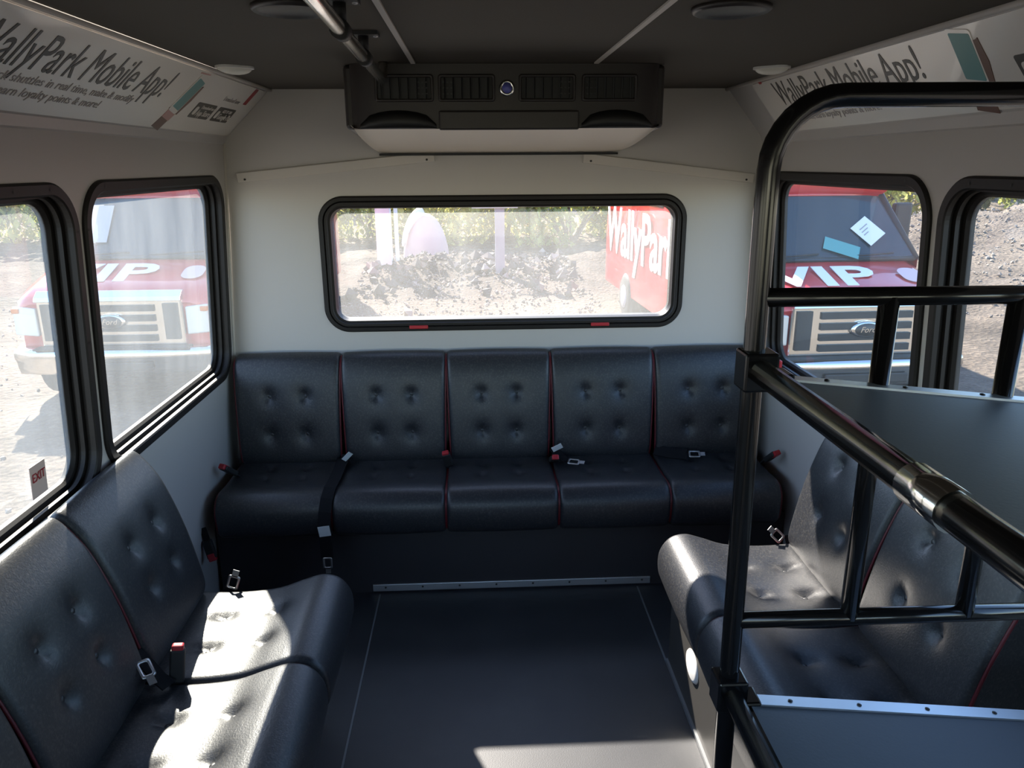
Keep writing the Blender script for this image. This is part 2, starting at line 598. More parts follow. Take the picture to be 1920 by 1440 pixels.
# ---------------------------------------------------------------- outside: scrub
def bush_mesh(seed, w, h, n, ls, leafm):
    rnd = random.Random(seed)
    b = MB()
    blobs = [(Vector((rnd.uniform(-w, w) * 0.7, rnd.uniform(-w, w) * 0.5, rnd.uniform(0.12, 0.85) * h)), rnd.uniform(0.25, 0.5) * w) for _ in range(14)]
    for _ in range(n):
        c, r = rnd.choice(blobs)
        d = Vector((rnd.gauss(0, 1), rnd.gauss(0, 1), rnd.gauss(0, 1))).normalized() * r * rnd.uniform(0.55, 1.05)
        p = c + d
        if p.z < 0.02:
            p.z = rnd.uniform(0.02, 0.3)
        q = Matrix.Rotation(rnd.uniform(0, 6.3), 3, 'Z') @ Matrix.Rotation(rnd.uniform(-1.3, 1.3), 3, 'X')
        s = ls * rnd.uniform(0.6, 1.3)
        b.add([p + q @ Vector(k) for k in ((-s * 0.35, 0, 0), (0, -s * 0.6, s * 0.1), (s * 0.35, 0, 0), (0, s * 0.7, 0))], [(0, 1, 2, 3)])
    st = MB()
    for _ in range(7):
        c, r = rnd.choice(blobs)
        m = Vector((c.x * 0.4, c.y * 0.4, c.z * 0.5))
        st.tube([(rnd.uniform(-.15, .15), rnd.uniform(-.1, .1), -0.1), m, c], [0.05, 0.035, 0.015], 6)
    return to_mesh('foliage', b, leafm, fix=False), to_mesh('stems', st, M['bark'])

kinds = [('yellow', M['leaf_a']), ('green', M['leaf_b']), ('dry brown', M['leaf_c'])]
lib = {}
for k, (nm, lm) in enumerate(kinds):
    lib[k] = bush_mesh(30 + k, 2.0, 3.4, 2600, 0.20, lm)
ORD = ['first', 'second', 'third', 'fourth', 'fifth', 'sixth', 'seventh']
zones = [('beyond the gravel at the far left window', [(-19.5, 26, 0), (-16.0, 24.8, 1), (-13.2, 25.4, 0), (-10.2, 24.6, 0)]),
         ('in the rear window view', [(-5.6, 24.2, 0), (-3.4, 25.6, 1), (-1.4, 23.9, 0), (0.9, 24.8, 0), (2.9, 23.6, 1), (5.2, 24.6, 0)]),
         ('above the stone mound on the right', [(11.2, 25.0, 0), (14.2, 26.5, 0), (17.4, 27.5, 2), (20.6, 27.0, 1), (24.0, 26.0, 0)])]
for zone, lst in zones:
    for i, (x, y, k) in enumerate(lst):
        t = thing('shrub', '%s scrub bush, %s from the left %s' % (kinds[k][0], ORD[i], zone), 'shrub', (x, y, ground_h(x, y) - 0.1), random.uniform(0, 6.3), 'scrub bushes ' + zone)
        s = random.uniform(0.9, 1.2)
        t.scale = (s, s, s)
        obj('foliage', lib[k][0], None, t, kind='stuff')
        obj('stems', lib[k][1], None, t)
rnd = random.Random(5)
b = MB()
for _ in range(33000):
    x, y = rnd.uniform(-34, 36), rnd.uniform(35.5, 43)
    z = ground_h(x, y) + 9.0 * rnd.random() ** 1.5 * (0.6 + 0.4 * noise.noise(Vector((x * 0.3, y * 0.2, 1))))  # upper thicket lies out of view, raised to block low sky light
    q = Matrix.Rotation(rnd.uniform(0, 6.3), 3, 'Z') @ Matrix.Rotation(rnd.uniform(-1.3, 1.3), 3, 'X')
    w = rnd.uniform(0.15, 0.36) * (1 + 0.16 * max(0, z - 1))
    b.add([Vector((x, y, z)) + q @ Vector(c) for c in ((-w * 0.4, 0, 0), (0, -w * 0.6, w * 0.1), (w * 0.4, 0, 0), (0, w * 0.7, 0))], [(0, 1, 2, 3)])
me = to_mesh('undergrowth', b, [lm for _, lm in kinds], fix=False)
me.polygons.foreach_set('material_index', [rnd.choice((0, 0, 1, 2)) for _ in me.polygons])
o = obj('undergrowth', me, None, kind='stuff')
tag(o, 'yellow and green thicket behind the scrub bushes', 'undergrowth')

# ---------------------------------------------------------------- outside: pale uprights and a rounded lump behind the bus
def post(name, x, y, w, h, m, label):
    b = MB().box((0, 0, h / 2 - 0.2), (w, w, h + 0.4))
    o = obj(name, b, m, bevel=0.01)
    o.location = (x, y, ground_h(x, y))
    tag(o, label, 'post')
    return o
post('white_upright', -1.99, 16.8, 0.31, 2.6, M['post_white'], 'thick white upright shape, left half of rear window')
post('slim_white_upright', -1.74, 17.0, 0.08, 2.5, M['post_white'], 'slim white upright shape just right of the thick white one')
t = thing('tee_upright', 'grey upright shape with a white bar across its top, middle of the rear window', 'upright', (0.50, 16.0, ground_h(0.5, 16)))
obj('post', MB().box((0, 0, 0.85), (0.2, 0.1, 2.5)), M['post_grey'], t, bevel=0.01)
obj('board', MB().box((-0.10, -0.07, 1.36), (0.95, 0.04, 0.17)), M['post_white'], t, bevel=0.005)
b = MB()
b.grid([[(0.60 * math.cos(a) * math.cos(e), 0.5 * math.sin(a) * math.cos(e), 1.25 * math.sin(e)) for e in [R(-8 + 98 * k / 8) for k in range(9)]] for a in [R(360 * j / 20) for j in range(21)]])
t = thing('rounded_lump', 'pale pink rounded tarp with a white edge behind the rubble', 'lump', (-1.30, 20.0, ground_h(-1.3, 20) - 0.1))
obj('lump', b, M['pink_lump'], t)
b = MB()
b.tube([(-0.60 * math.cos(R(e)), -0.3 * math.cos(R(e)), 1.28 * math.sin(R(e))) for e in range(20, 92, 8)], [0.04 + 0.015 * k for k in range(9)], 8)
obj('edge', b, M['post_white'], t, label='white edge of the tarp')

# ---------------------------------------------------------------- outside: the two red vans
def van(name, label, loc, rz, papers, LB=6.85):
    t = thing(name, label, 'van', loc, rz)
    # nose: hood and fenders, lofted
    st = [(0.02, 1.10, 0.93), (0.06, 1.17, 0.95), (0.30, 1.26, 0.97), (0.60, 1.34, 0.985), (0.95, 1.44, 0.99)]
    rows = []
    for y, z, w in st:
        rows.append([(-w, y + (0.10 if y < 0.1 else 0), 0.45), (-w, y + (0.10 if y < 0.1 else 0), z - 0.16), (-w + 0.03, y + 0.04, z - 0.07), (-w + 0.16, y, z - 0.02), (-0.45, y, z), (0, y, z + 0.012),
                     (0.45, y, z), (w - 0.16, y, z - 0.02), (w - 0.03, y + 0.04, z - 0.07), (w, y + (0.10 if y < 0.1 else 0), z - 0.16), (w, y + (0.10 if y < 0.1 else 0), 0.45)])
    b = MB().grid(rows)
    n = len(rows[0])
    b.f.append(tuple(range(n)))
    b.sm.append(False)
    obj('hood', b, M['van_red'], t)
    # body behind the windscreen
    def sec(y, w, zt, z0=0.40):
        return [(-w, y, z0), (-w, y, 1.3), (-w * 0.97, y, 1.75), (-w * 0.88, y, zt - 0.22), (-w * 0.74, y, zt - 0.05), (-w * 0.4, y, zt), (w * 0.4, y, zt), (w * 0.74, y, zt - 0.05), (w * 0.88, y, zt - 0.22), (w * 0.97, y, 1.75), (w, y, 1.3), (w, y, z0)]
    rows = [sec(y, w, zt) for y, w, zt in ((1.50, 0.95, 2.60), (1.75, 0.985, 2.85), (2.3, 1.0, 3.02), (LB - 0.25, 1.0, 3.02), (LB, 0.97, 2.92))]
    b = MB().grid(rows)
    k = len(rows[0])
    b.f.append(tuple(range(k)))
    b.f.append(tuple(4 * k + q for q in range(k)))
    b.sm += [False, False]
    obj('body', b, M['van_red'], t)
    # roof brow over the windscreen
    b = MB()
    br = [[(x * w, y, z) for x in (-1, -0.6, 0, 0.6, 1)] for y, z, w in ((1.38, 2.02, 0.78), (1.28, 2.08, 0.80), (1.30, 2.22, 0.80), (1.42, 2.38, 0.78), (1.62, 2.52, 0.74))]
    b.grid(br)
    for sgn in (0, 4):
        b.add([br[q][sgn] for q in range(5)] + [(br[4][sgn][0], 1.62, 2.02)], [(0, 1, 2, 3, 4, 5)])
    obj('roof_brow', b, M['van_red'], t)
    # cab sides and pillars
    b = MB()
    for s in (-1, 1):
        b.add([(s * 0.99, 0.9, 1.42), (s * 0.80, 1.38, 2.04), (s * 0.86, 1.75, 2.3), (s * 0.99, 1.75, 1.3), (s * 0.99, 0.9, 0.45), (s * 0.99, 1.75, 0.45)], [(0, 1, 2, 3), (4, 0, 3, 5)])
        obj('pillar', MB().tube([(s * 0.965, 0.89, 1.42), (s * 0.785, 1.38, 2.04)], 0.034, 8), M['van_black'], t)
    b.tube([(-0.79, 1.39, 2.03), (0, 1.33, 2.04), (0.79, 1.39, 2.03)], 0.03, 8)
    obj('cab', b, M['van_red'], t)
    # windscreen
    def wpt(u, v):
        w = 0.975 + (0.80 - 0.975) * v
        bow = -0.085 * (1 - u * u) - 0.02
        return (u * w, 0.90 + 0.50 * v + bow, 1.43 + 0.60 * v)
    b = MB().grid([[wpt(-1 + 2 * i / 8, j / 5) for j in range(6)] for i in range(9)])
    obj('windscreen', b, M['van_glass'], t)
    obj('cowl', MB().tube([(-0.95, 0.90, 1.425), (-0.5, 0.845, 1.43), (0, 0.83, 1.435), (0.5, 0.845, 1.43), (0.95, 0.90, 1.425)], 0.028, 8), M['van_black'], t)
    for x0, x1 in ((-0.7, -0.1), (0.05, 0.68)):
        obj('wiper', MB().tube([(x0, 0.84, 1.46), ((x0 + x1) / 2, 0.80, 1.475), (x1, 0.83, 1.49)], 0.009, 6), M['van_black'], t)
    # grille
    gr = obj('grille', MB().box((0, 0.03, 0.915), (1.40, 0.05, 0.53)), M['chrome'], t, bevel=0.02)
    obj('grille_top_bar', MB().prism([(-0.035, 1.105), (-0.02, 1.15), (0.05, 1.205), (0.09, 1.20), (0.06, 1.10)], 0.70, fr((0, 0, 0), (0, 1, 0), (0, 0, 1)), h0=-0.70), M['chrome'], gr, bevel=0.008)
    for z in (0.735, 0.835, 0.935, 1.035):
        obj('grille_slot', MB().box((0, -0.002, z), (0.86, 0.03, 0.062)), M['van_black'], gr)
    for s in (-1, 1):
        obj('grille_slot', MB().box((s * 0.585, -0.002, 0.90), (0.14, 0.03, 0.36)), M['van_black'], gr)
    em = MB().lathe([(0.001, 0.02), (0.13, 0.02), (0.15, 0.01), (0.15, -0.02)], 24, fr((0, -0.02, 0.905), (1, 0, 0), (0, 0, 1)) @ Matrix.Diagonal((1, 0.5, 1, 1)))
    e = obj('emblem', em, M['chrome'], t)
    obj('emblem_field', MB().lathe([(0.001, 0.026), (0.118, 0.026), (0.122, 0.0)], 24, fr((0, -0.02, 0.905), (1, 0, 0), (0, 0, 1)) @ Matrix.Diagonal((1, 0.5, 1, 1))), M['badge'], e)
    text('lettering', 'Ford', 0.075, fr((-0.072, -0.05, 0.883), (1, 0, 0), (0, 0, 1)), M['chrome'], e, shear=0.3)
    # headlights
    for s in (-1, 1):
        h = obj('headlight', MB().prism([(s * 0.72, 0.76), (s * 0.945, 0.78), (s * 0.935, 1.06), (s * 0.72, 1.04)], 0.06, fr((0, 0.07, 0), (1, 0, 0), (0, 0, 1))), M['headlight'], t, bevel=0.015)
        obj('indicator', MB().box((s * 0.905, 0.02, 1.02), (0.07, 0.06, 0.05)), M['amber'], h, bevel=0.01)
    # bumper
    bp = []
    for x in (-1.02, -0.97, -0.8, -0.4, 0, 0.4, 0.8, 0.97, 1.02):
        y = -0.10 + 0.10 * abs(x) ** 3 + (0.16 if abs(x) > 1 else 0)
        bp.append([(x, y + 0.10, 0.64), (x, y + 0.01, 0.645), (x, y - 0.02, 0.62), (x, y - 0.03, 0.56), (x, y, 0.51), (x, y + 0.01, 0.45), (x, y + 0.04, 0.38), (x, y + 0.10, 0.37)])
    bu = obj('bumper', MB().grid(bp), M['chrome'], t)
    obj('air_intake', MB().box((0, -0.115, 0.47), (0.78, 0.03, 0.085)), M['van_black'], bu, bevel=0.01)
    obj('step_pad', MB().box((0, -0.03, 0.648), (1.5, 0.14, 0.02)), M['van_black'], bu, bevel=0.006)
    # underside and wheels
    obj('chassis', MB().box((0, 3.5, 0.38), (1.5, 6.2, 0.22)), M['van_black'], t)
    for s in (-1, 1):
        for y in (0.75, 5.15):
            w = obj('wheel', MB().lathe([(0.02, -0.11), (0.30, -0.11), (0.36, -0.08), (0.36, 0.08), (0.30, 0.11), (0.02, 0.11)], 24, fr((s * 0.92, y, 0.36), (0, 1, 0), (0, 0, 1))), M['tyre'], t)
            obj('hub', MB().lathe([(0.01, 0), (0.17, 0.0), (0.19, -0.02), (0.19, -0.06)], 20, fr((s * 1.04, y, 0.36), (0, s, 0), (0, 0, 1))), M['post_grey'], w)
    # mirrors
    for s in (-1, 1):
        m = obj('mirror', MB().box((s * 1.17, 1.58, 1.74), (0.20, 0.10, 0.40)), M['van_black'], t, bevel=0.03)
        obj('mirror_arm', MB().tube([(s * 0.95, 1.6, 1.57), (s * 1.12, 1.58, 1.60)], 0.02, 8), M['van_black'], m)
        obj('mirror_arm', MB().tube([(s * 0.93, 1.62, 1.85), (s * 1.12, 1.58, 1.84)], 0.02, 8), M['van_black'], m)
    # lettering on the hood and the flanks
    up = Vector((0, 0.35, 0.115)).normalized()
    hx = fr((-0.78, 0.28, 1.266), (1, 0, 0), up)
    text('hood_lettering', 'VIP', 0.56, hx, M['van_white'], t, xs=1.42, shear=0.0, ext=0.003, bold=0.012)
    obj('hood_badge', MB().prism(rrect(0, 0, 0.11, 0.15, 0.10, 6), 0.003, fr((0.68, 0.48, 1.318), (1, 0, 0), up)), M['van_pale'], t)
    for s in (-1, 1):
        d = (0, s, 0)
        y0 = 6.55 if s < 0 else 1.9
        text('side_lettering', 'WallyPark', 1.02, fr((s * 1.012, y0, 0.98), d, (0, 0, 1)), M['van_white'], t, xs=0.95, ext=0.004, bold=0.02)
        for k in range(3):
            wy = 2.6 + k * 1.35
            obj('side_window', MB().box((s * 0.965, wy, 1.98), (0.03, 1.15, 0.34), None), M['van_glass'], t, bevel=0.02)
    # papers behind the glass
    for (u, v, w, h, rot, mm, nm) in papers:
        c = Vector(wpt(u, v)) + Vector((0, -0.02, 0.012))
        q = fr(c, (1, 0, 0), (0, 0.50, 0.60)) @ Matrix.Rotation(R(rot), 4, 'Z')
        p = obj(nm, MB().box((0, 0, 0), (w, h, 0.004), q), mm, t)
        if nm == 'paper':
            for k in range(3):
                obj('print', MB().box((-0.02 * k, 0.06 - 0.035 * k, 0.003), (w * (0.5 - 0.1 * k), 0.012, 0.002), q), M['ink_soft'], p)
    return t

van('shuttle_van', 'red van with white hood lettering and chrome grille, behind the hazy left windows', (-3.60, 7.5, GZ), 0.0,
    [(0.93, 0.42, 0.22, 0.26, 45, M['tag'], 'paper'), (-0.66, 0.55, 0.20, 0.50, 0, M['exit'], 'sun_shade'), (-0.50, 0.55, 0.16, 0.48, 0, M['post_grey'], 'sun_shade')], 7.4)
van('shuttle_van', 'red van with white sheet taped to its windscreen, behind the right window and rack', (3.53, 6.6, GZ), R(2.2),
    [(0.54, 0.42, 0.24, 0.27, 38, M['tag'], 'paper'), (0.16, 0.17, 0.36, 0.15, -22, M['teal'], 'sheet')])

# ---------------------------------------------------------------- bus shell
YF, YR = -2.6, 3.0
LW0, RW0 = -1.0326, 1.212           # x of the two side walls at the floor; both lean inwards by 0.06
def TL(a, b, n): return (LW0 + 0.06 * b + n, a, b - 0.06 * n)
def TR(a, b, n): return (RW0 - 0.06 * b - n, a, b - 0.06 * n)
def TB(a, b, n): return (a, YR - n, b)
WIN_L = [(2.420, 0.525), (1.339, 0.529), (0.24, 0.53), (-0.86, 0.53), (-1.96, 0.53)]
WIN_R = [(2.389, 0.541), (1.288, 0.528), (0.19, 0.53)]
WZ, WH, WR = 1.2065, 0.3815, 0.115
holesL = [rrect(c, WZ, h - 0.012, WH - 0.012, WR - 0.012) for c, h in WIN_L]
holesR = [rrect(c, WZ, h - 0.012, WH - 0.012, WR - 0.012) for c, h in WIN_R]
wl = obj('wall_left', plate('wall_left', [(YF, 0), (YR + 0.06, 0), (YR + 0.06, 1.712), (YF, 1.712)], holesL, TL, 0.055, M['wall']), None, kind='structure')
wr = obj('wall_right', plate('wall_right', [(YF, 0), (YR + 0.06, 0), (YR + 0.06, 1.702), (YF, 1.702)], holesR, TR, 0.055, M['wall']), None, kind='structure')
RW = (0.1125, 1.2415, 0.7165, 0.2645, 0.098)
wb = obj('wall_rear', plate('wall_rear', [(-1.07, 0), (1.25, 0), (1.15, 1.702), (0.957, 1.888), (-0.744, 1.888), (-0.97, 1.712)],
         [rrect(RW[0], RW[1], RW[2] - 0.012, RW[3] - 0.012, RW[4] - 0.012)], TB, 0.055, M['wall']), None, kind='structure')
wf = obj('wall_front', plate('wall_front', [(-1.07, 0), (1.25, 0), (1.15, 1.702), (0.957, 1.888), (-0.744, 1.888), (-0.97, 1.712)],
         [rrect(0.10, 1.25, 0.80, 0.42, 0.08)], lambda a, b, n: (a, YF + n, b), 0.055, M['wall']), None, kind='structure')
struct('floor', MB().box((0.09, (YF + YR) / 2, -0.03), (2.36, YR - YF + 0.12, 0.06)), M['floor'])
struct('ceiling', MB().box((0.1065, (YF + YR) / 2, 1.913), (1.72, YR - YF + 0.12, 0.05)), M['ceiling'])
struct('roof', MB().box((0.09, (YF + YR) / 2, 1.975), (2.1, YR - YF + 0.3, 0.06)), M['outside'])

# coves between walls and ceiling, with a small lip at the bottom
def cove(name, side):
    b = MB()
    if side < 0:
        prof = [(-0.744, 1.890), (-0.752, 1.880), (-0.912, 1.726), (-0.918, 1.722), (-0.926, 1.700), (-0.933, 1.694), (-0.99, 1.70), (-0.80, 1.92)]
    else:
        prof = [(0.957, 1.890), (0.965, 1.880), (1.094, 1.722), (1.098, 1.716), (1.106, 1.692), (1.113, 1.686), (1.17, 1.69), (1.02, 1.92)]
    b.prism(prof, YR, fr((0, 0, 0), (1, 0, 0), (0, 0, 1)) @ Matrix.Diagonal((1, 1, -1, 1)), h0=YF)
    return struct(name, b, M['wall'])
cove('trim_1', -1)
cove('trim_2', 1)
# beading where the cove meets the ceiling
struct('trim_3', MB().tube([(-0.742, YF, 1.885), (-0.742, YR, 1.885)], 0.007, 8), M['trim'])
struct('trim_4', MB().tube([(0.955, YF, 1.885), (0.955, YR, 1.885)], 0.008, 8), M['trim'])
# ceiling joint strips
for k, (x0, x1) in enumerate(((-0.152, -0.162), (0.352, 0.342))):
    struct('trim_%d' % (5 + k), MB().add([(x0 - 0.006, YF, 1.888), (x0 + 0.006, YF, 1.888), (x1 + 0.006, 2.24, 1.888), (x1 - 0.006, 2.24, 1.888),
           (x0 - 0.006, YF, 1.884), (x0 + 0.006, YF, 1.884), (x1 + 0.006, 2.24, 1.884), (x1 - 0.006, 2.24, 1.884)],
           [(4, 5, 6, 7), (0, 1, 5, 4), (2, 3, 7, 6), (1, 2, 6, 5), (3, 0, 4, 7), (0, 3, 2, 1)]), M['trim'])
# slanting cable covers on the rear wall
for k, (p0, p1) in enumerate((((-0.893, 1.575), (-0.150, 1.648)), ((1.082, 1.560), (0.415, 1.640)))):
    a = Vector((p1[0] - p0[0], 0, p1[1] - p0[1]))
    q = fr((p0[0], YR - 0.006, p0[1]), a, (0, 0, 1) if a.x > 0 else (0, 0, 1))
    t = struct('trim_%d' % (7 + k), MB().box((a.length / 2, 0, 0), (a.length, 0.036, 0.013), q), M['trim'], bevel=0.003)
    sc = MB()
    for u in (0.03, a.length - 0.03):
        sc.lathe([(0.004, -0.010), (0.004, 0.010)], 8, q @ Matrix.Translation((u, -0.008, 0)))
    obj('screw', sc, M['screw'], t)
# corner beads
struct('trim_9', MB().tube([TL(YR - 0.004, 0.45, 0.002), TL(YR - 0.004, 1.70, 0.002)], 0.006, 8), M['trim'])
struct('trim_10', MB().tube([TR(YR - 0.004, 0.45, 0.002), TR(YR - 0.004, 1.70, 0.002)], 0.006, 8), M['trim'])
# floor seams
for k, (x, y0, y1) in enumerate(((-0.402, YF, 2.64), (0.615, YF, 2.64))):
    struct('trim_%d' % (11 + k), MB().box((x, (y0 + y1) / 2, 0.001), (0.006, y1 - y0, 0.004)), M['seam'])

# ---------------------------------------------------------------- windows
def window(name, T, cx, cz, hw, hh, r, gm, rear=False):
    b = MB()
    if rear:
        prof = [(0.0, -0.012), (0.0, 0.006), (0.006, 0.012), (0.018, 0.013), (0.021, 0.006), (0.024, 0.013), (0.034, 0.013), (0.037, 0.005), (0.045, 0.003), (0.047, -0.030), (0.050, -0.050), (0.012, -0.055)]
        gi, gn = 0.046, -0.030
    else:
        prof = [(0.0, -0.012), (0.0, 0.006), (0.005, 0.011), (0.026, 0.011), (0.030, 0.008), (0.030, -0.004), (0.023, -0.005), (0.023, -0.015), (0.036, -0.016), (0.036, -0.026), (0.029, -0.027), (0.029, -0.035), (0.043, -0.036), (0.049, -0.044), (0.049, -0.056), (0.012, -0.058)]
        gi, gn = 0.044, -0.046
    ring(b, cx, cz, hw, hh, r, prof, T, 12)
    b.sm = [False] * len(b.sm)
    w = obj(name, b, M['frame'], kind='structure')
    pane = rrect(cx, cz, hw - gi, hh - gi, r - gi + 0.01, 8)
    p = MB().add([T(x, z, gn) for x, z in pane], [tuple(range(len(pane)))])
    obj('glass_pane', p, gm, w)
    sc = MB()
    nx = int(hw * 2 / 0.15)
    for s in (-1, 1):
        for k in range(nx):
            x = cx - hw + r + (2 * hw - 2 * r) * k / (nx - 1)
            sc.add([T(x + dx, cz + s * (hh - 0.016) + dz, 0.0125) for dx, dz in ((-.004, 0), (0, -.004), (.004, 0), (0, .004))], [(0, 1, 2, 3)])
        for k in range(3):
            z = cz - hh + r + (2 * hh - 2 * r) * k / 2
            sc.add([T(cx + s * (hw - 0.012) + dx, z + dz, 0.0125) for dx, dz in ((-.004, 0), (0, -.004), (.004, 0), (0, .004))], [(0, 1, 2, 3)])
    obj('screws', sc, M['rubber'], w, kind='stuff')
    return w
wi = 1
window('window_%d' % wi, TB, *RW, M['glass_rear'], rear=True)
for c, h in WIN_L:
    wi += 1
    window('window_%d' % wi, TL, c, WZ, h, WH, WR, M['glass_left'])
for c, h in WIN_R:
    wi += 1
    window('window_%d' % wi, TR, c, WZ, h, WH, WR, M['glass_right'])
# EXIT sticker on the second left window
ex = MB()
q = fr(TL(1.635, 0.905, -0.040), (0, 1, 0), (0.06, 0, 1))
o = obj('exit_sticker', ex.box((0.027, 0.022, 0), (0.062, 0.078, 0.0015), q), M['exit'])
tag(o, 'pale paper EXIT sticker on the left window glass above the bench', 'sticker')
text('lettering', 'EXIT', 0.030, fr(TL(1.635, 0.905, -0.0385), (0, 1, 0), (0.06, 0, 1)) @ Matrix.Translation((0.0, 0.022, 0.001)), M['ad_red'], o, xs=0.85)
# red reflections painted as tabs under the rear window, latch on the right one
for k, (x, nm, lb) in enumerate(((-0.235, 'left', ''), (0.495, 'right', ''))):
    b = MB().box((x, YR - 0.014, 0.995), (0.075, 0.010, 0.014))
    o = obj('latch_and_reflection', b, M['belt_red'], bevel=0.003)
    tag(o, 'small red painted reflection on the lower %s part of the rear window frame' % nm, 'latch')
b = MB().box((0, 0, 0), (0.012, 0.05, 0.05), None)
o = obj('latch_and_reflection', b, M['belt_red'], bevel=0.004)
o.location = TR(2.74, 0.875, 0.016)
tag(o, 'red release latch on the lower corner of the right window behind the rack', 'latch')

# ---------------------------------------------------------------- advertising panels in the coves
def ad(name, label, O, xd, ud, length, height):
    """panel local axes: x along the bus, y up the cove, z into the cabin"""
    t = thing(name, label, 'advertisement', (0, 0, 0))
    F = fr(O, xd, ud)
    def P(*a, **k):
        return obj(*a, parent=t, **k)
    P('sheet', MB().prism(rrect(length / 2, height / 2, length / 2, height / 2, 0.02, 4), 0.004, F, h0=0.0), M['ad'])
    def flat(nm, poly, m, h=0.0048):
        P(nm, MB().prism(poly, h, F, h0=0.0038), m)
    z = Matrix.Translation((0, 0, 0.0046))
    text('headline', 'WallyPark Mobile App!', 0.125, F @ z @ Matrix.Translation((0.15, 0.103, 0)), M['ink'], t, xs=0.71, shear=0.16)
    text('small_print', 'to park, track shuttles in real time, make & modify', 0.0315, F @ z @ Matrix.Translation((0.13, 0.070, 0)), M['ink_soft'], t, xs=1.13, shear=0.1)
    text('small_print', 'reservations, earn loyalty points & more!', 0.0315, F @ z @ Matrix.Translation((0.13, 0.038, 0)), M['ink_soft'], t, xs=1.13, shear=0.1)
    # hand with phone
    def rot(poly, c, a):
        ca, sa = math.cos(R(a)), math.sin(R(a))
        return [(c[0] + x * ca - y * sa, c[1] + x * sa + y * ca) for x, y in poly]
    c = (1.145, 0.125)
    flat('sleeve', rot([(-0.035, -0.13), (0.03, -0.13), (0.032, -0.075), (-0.028, -0.075)], c, -12), M['skin'])
    flat('cuff', rot([(-0.03, -0.09), (0.036, -0.09), (0.04, -0.05), (-0.03, -0.05)], c, -12), M['ad_pink'], 0.0050)
    flat('hand', rot([(-0.036, -0.06), (0.05, -0.06), (0.058, 0.0), (0.05, 0.055), (0.042, 0.05), (-0.035, 0.03)], c, -12), M['skin'], 0.0052)
    flat('phone', rot(rrect(0, 0.005, 0.036, 0.068, 0.008, 3), c, -12), M['ad'], 0.0056)
    flat('phone_screen', rot(rrect(0.002, 0.008, 0.030, 0.056, 0.004, 3), c, -12), M['teal'], 0.0060)
    flat('scribble', rot([(-0.045, 0.082), (0.03, 0.092), (0.032, 0.088), (-0.043, 0.077)], c, -6), M['ad_pink'])
    # shop badges
    for x0, l1, l2 in ((1.27, 'Download on the', 'App Store'), (1.47, 'GET IT ON', 'Google Play')):
        flat('shop_badge', rrect(x0 + 0.085, 0.085, 0.085, 0.030, 0.006, 3), M['badge'])
        zz = Matrix.Translation((0, 0, 0.0054))
        text('badge_lettering', l1, 0.019, F @ zz @ Matrix.Translation((x0 + 0.05, 0.094, 0)), M['ad'], t)
        text('badge_lettering', l2, 0.034, F @ zz @ Matrix.Translation((x0 + 0.042, 0.066, 0)), M['ad'], t, xs=0.85)
        flat('badge_icon', rrect(x0 + 0.022, 0.083, 0.012, 0.016, 0.008, 3), M['ad'], 0.0054)
    text('small_print', 'Download now', 0.026, F @ z @ Matrix.Translation((1.44, 0.140, 0)), M['ink_soft'], t)
    flat('logo', rrect(1.665, 0.180, 0.018, 0.036, 0.004, 2), M['ad_red'])
    flat('logo', rrect(0.085, 0.205, 0.012, 0.010, 0.005, 2), M['ad_red'])
    return t
ad('advertising_panel', 'white parking app advert in the left ceiling cove', (-0.9115, 1.205, 1.7285), (0, 1, 0), (0.7205, 0, 0.6935), 1.775, 0.218)
ad('advertising_panel', 'white parking app advert in the right cove, crossed by the black rack', (1.0935, 2.765, 1.7235), (0, -1, 0), (-0.632, 0, 0.775), 1.775, 0.200)

# ---------------------------------------------------------------- ceiling fittings
for k, (x, y, a, lb) in enumerate(((-0.668, 2.325, 40, 'white dome lamp on the ceiling beside the left advert'), (0.875, 2.345, -40, 'white dome lamp on the ceiling beside the right advert'))):
    t = thing('ceiling_lamp', lb, 'lamp', (x, y, 1.888), R(a), 'small ceiling lamps')
    obj('base', MB().prism(rrect(0, 0, 0.052, 0.036, 0.03, 5), 0.0, None, h0=-0.006), M['post_white'], t)
    dome = []
    for k2 in range(6):
        e = R(90 * k2 / 5)
        dome.append([(0.048 * math.cos(e) * math.cos(2 * PI * j / 20), 0.032 * math.cos(e) * math.sin(2 * PI * j / 20), -0.006 - 0.016 * math.sin(e)) for j in range(21)])
    obj('lens', MB().grid(dome), M['lens'], t)
for k, (x, y, lb) in enumerate(((-0.315, 1.478, 'round black speaker in the ceiling beside the grab rail'), (0.467, 1.474, 'round black speaker in the ceiling towards the right advert'))):
    t = thing('ceiling_speaker', lb, 'speaker', (x, y, 1.888), 0, 'round ceiling speakers')
    obj('rim', MB().lathe([(0.058, 0.0), (0.071, 0.0), (0.071, -0.006), (0.066, -0.010), (0.058, -0.006)], 28), M['ac_black'], t)
    obj('grille', MB().lathe([(0.002, -0.003), (0.03, -0.004), (0.058, -0.002), (0.058, 0.0)], 28), M['rubber'], t)
t = thing('grab_rail', 'chrome grab rail under the ceiling running towards the air conditioner', 'handrail', (0, 0, 1.888))
obj('tube', MB().tube([(-0.195, 0.2, -0.05), (-0.215, 1.2, -0.05), (-0.240, 2.16, -0.05), (-0.243, 2.20, -0.045), (-0.243, 2.225, -0.02), (-0.243, 2.23, 0.0)], 0.0125, 14), M['chrome'], t)
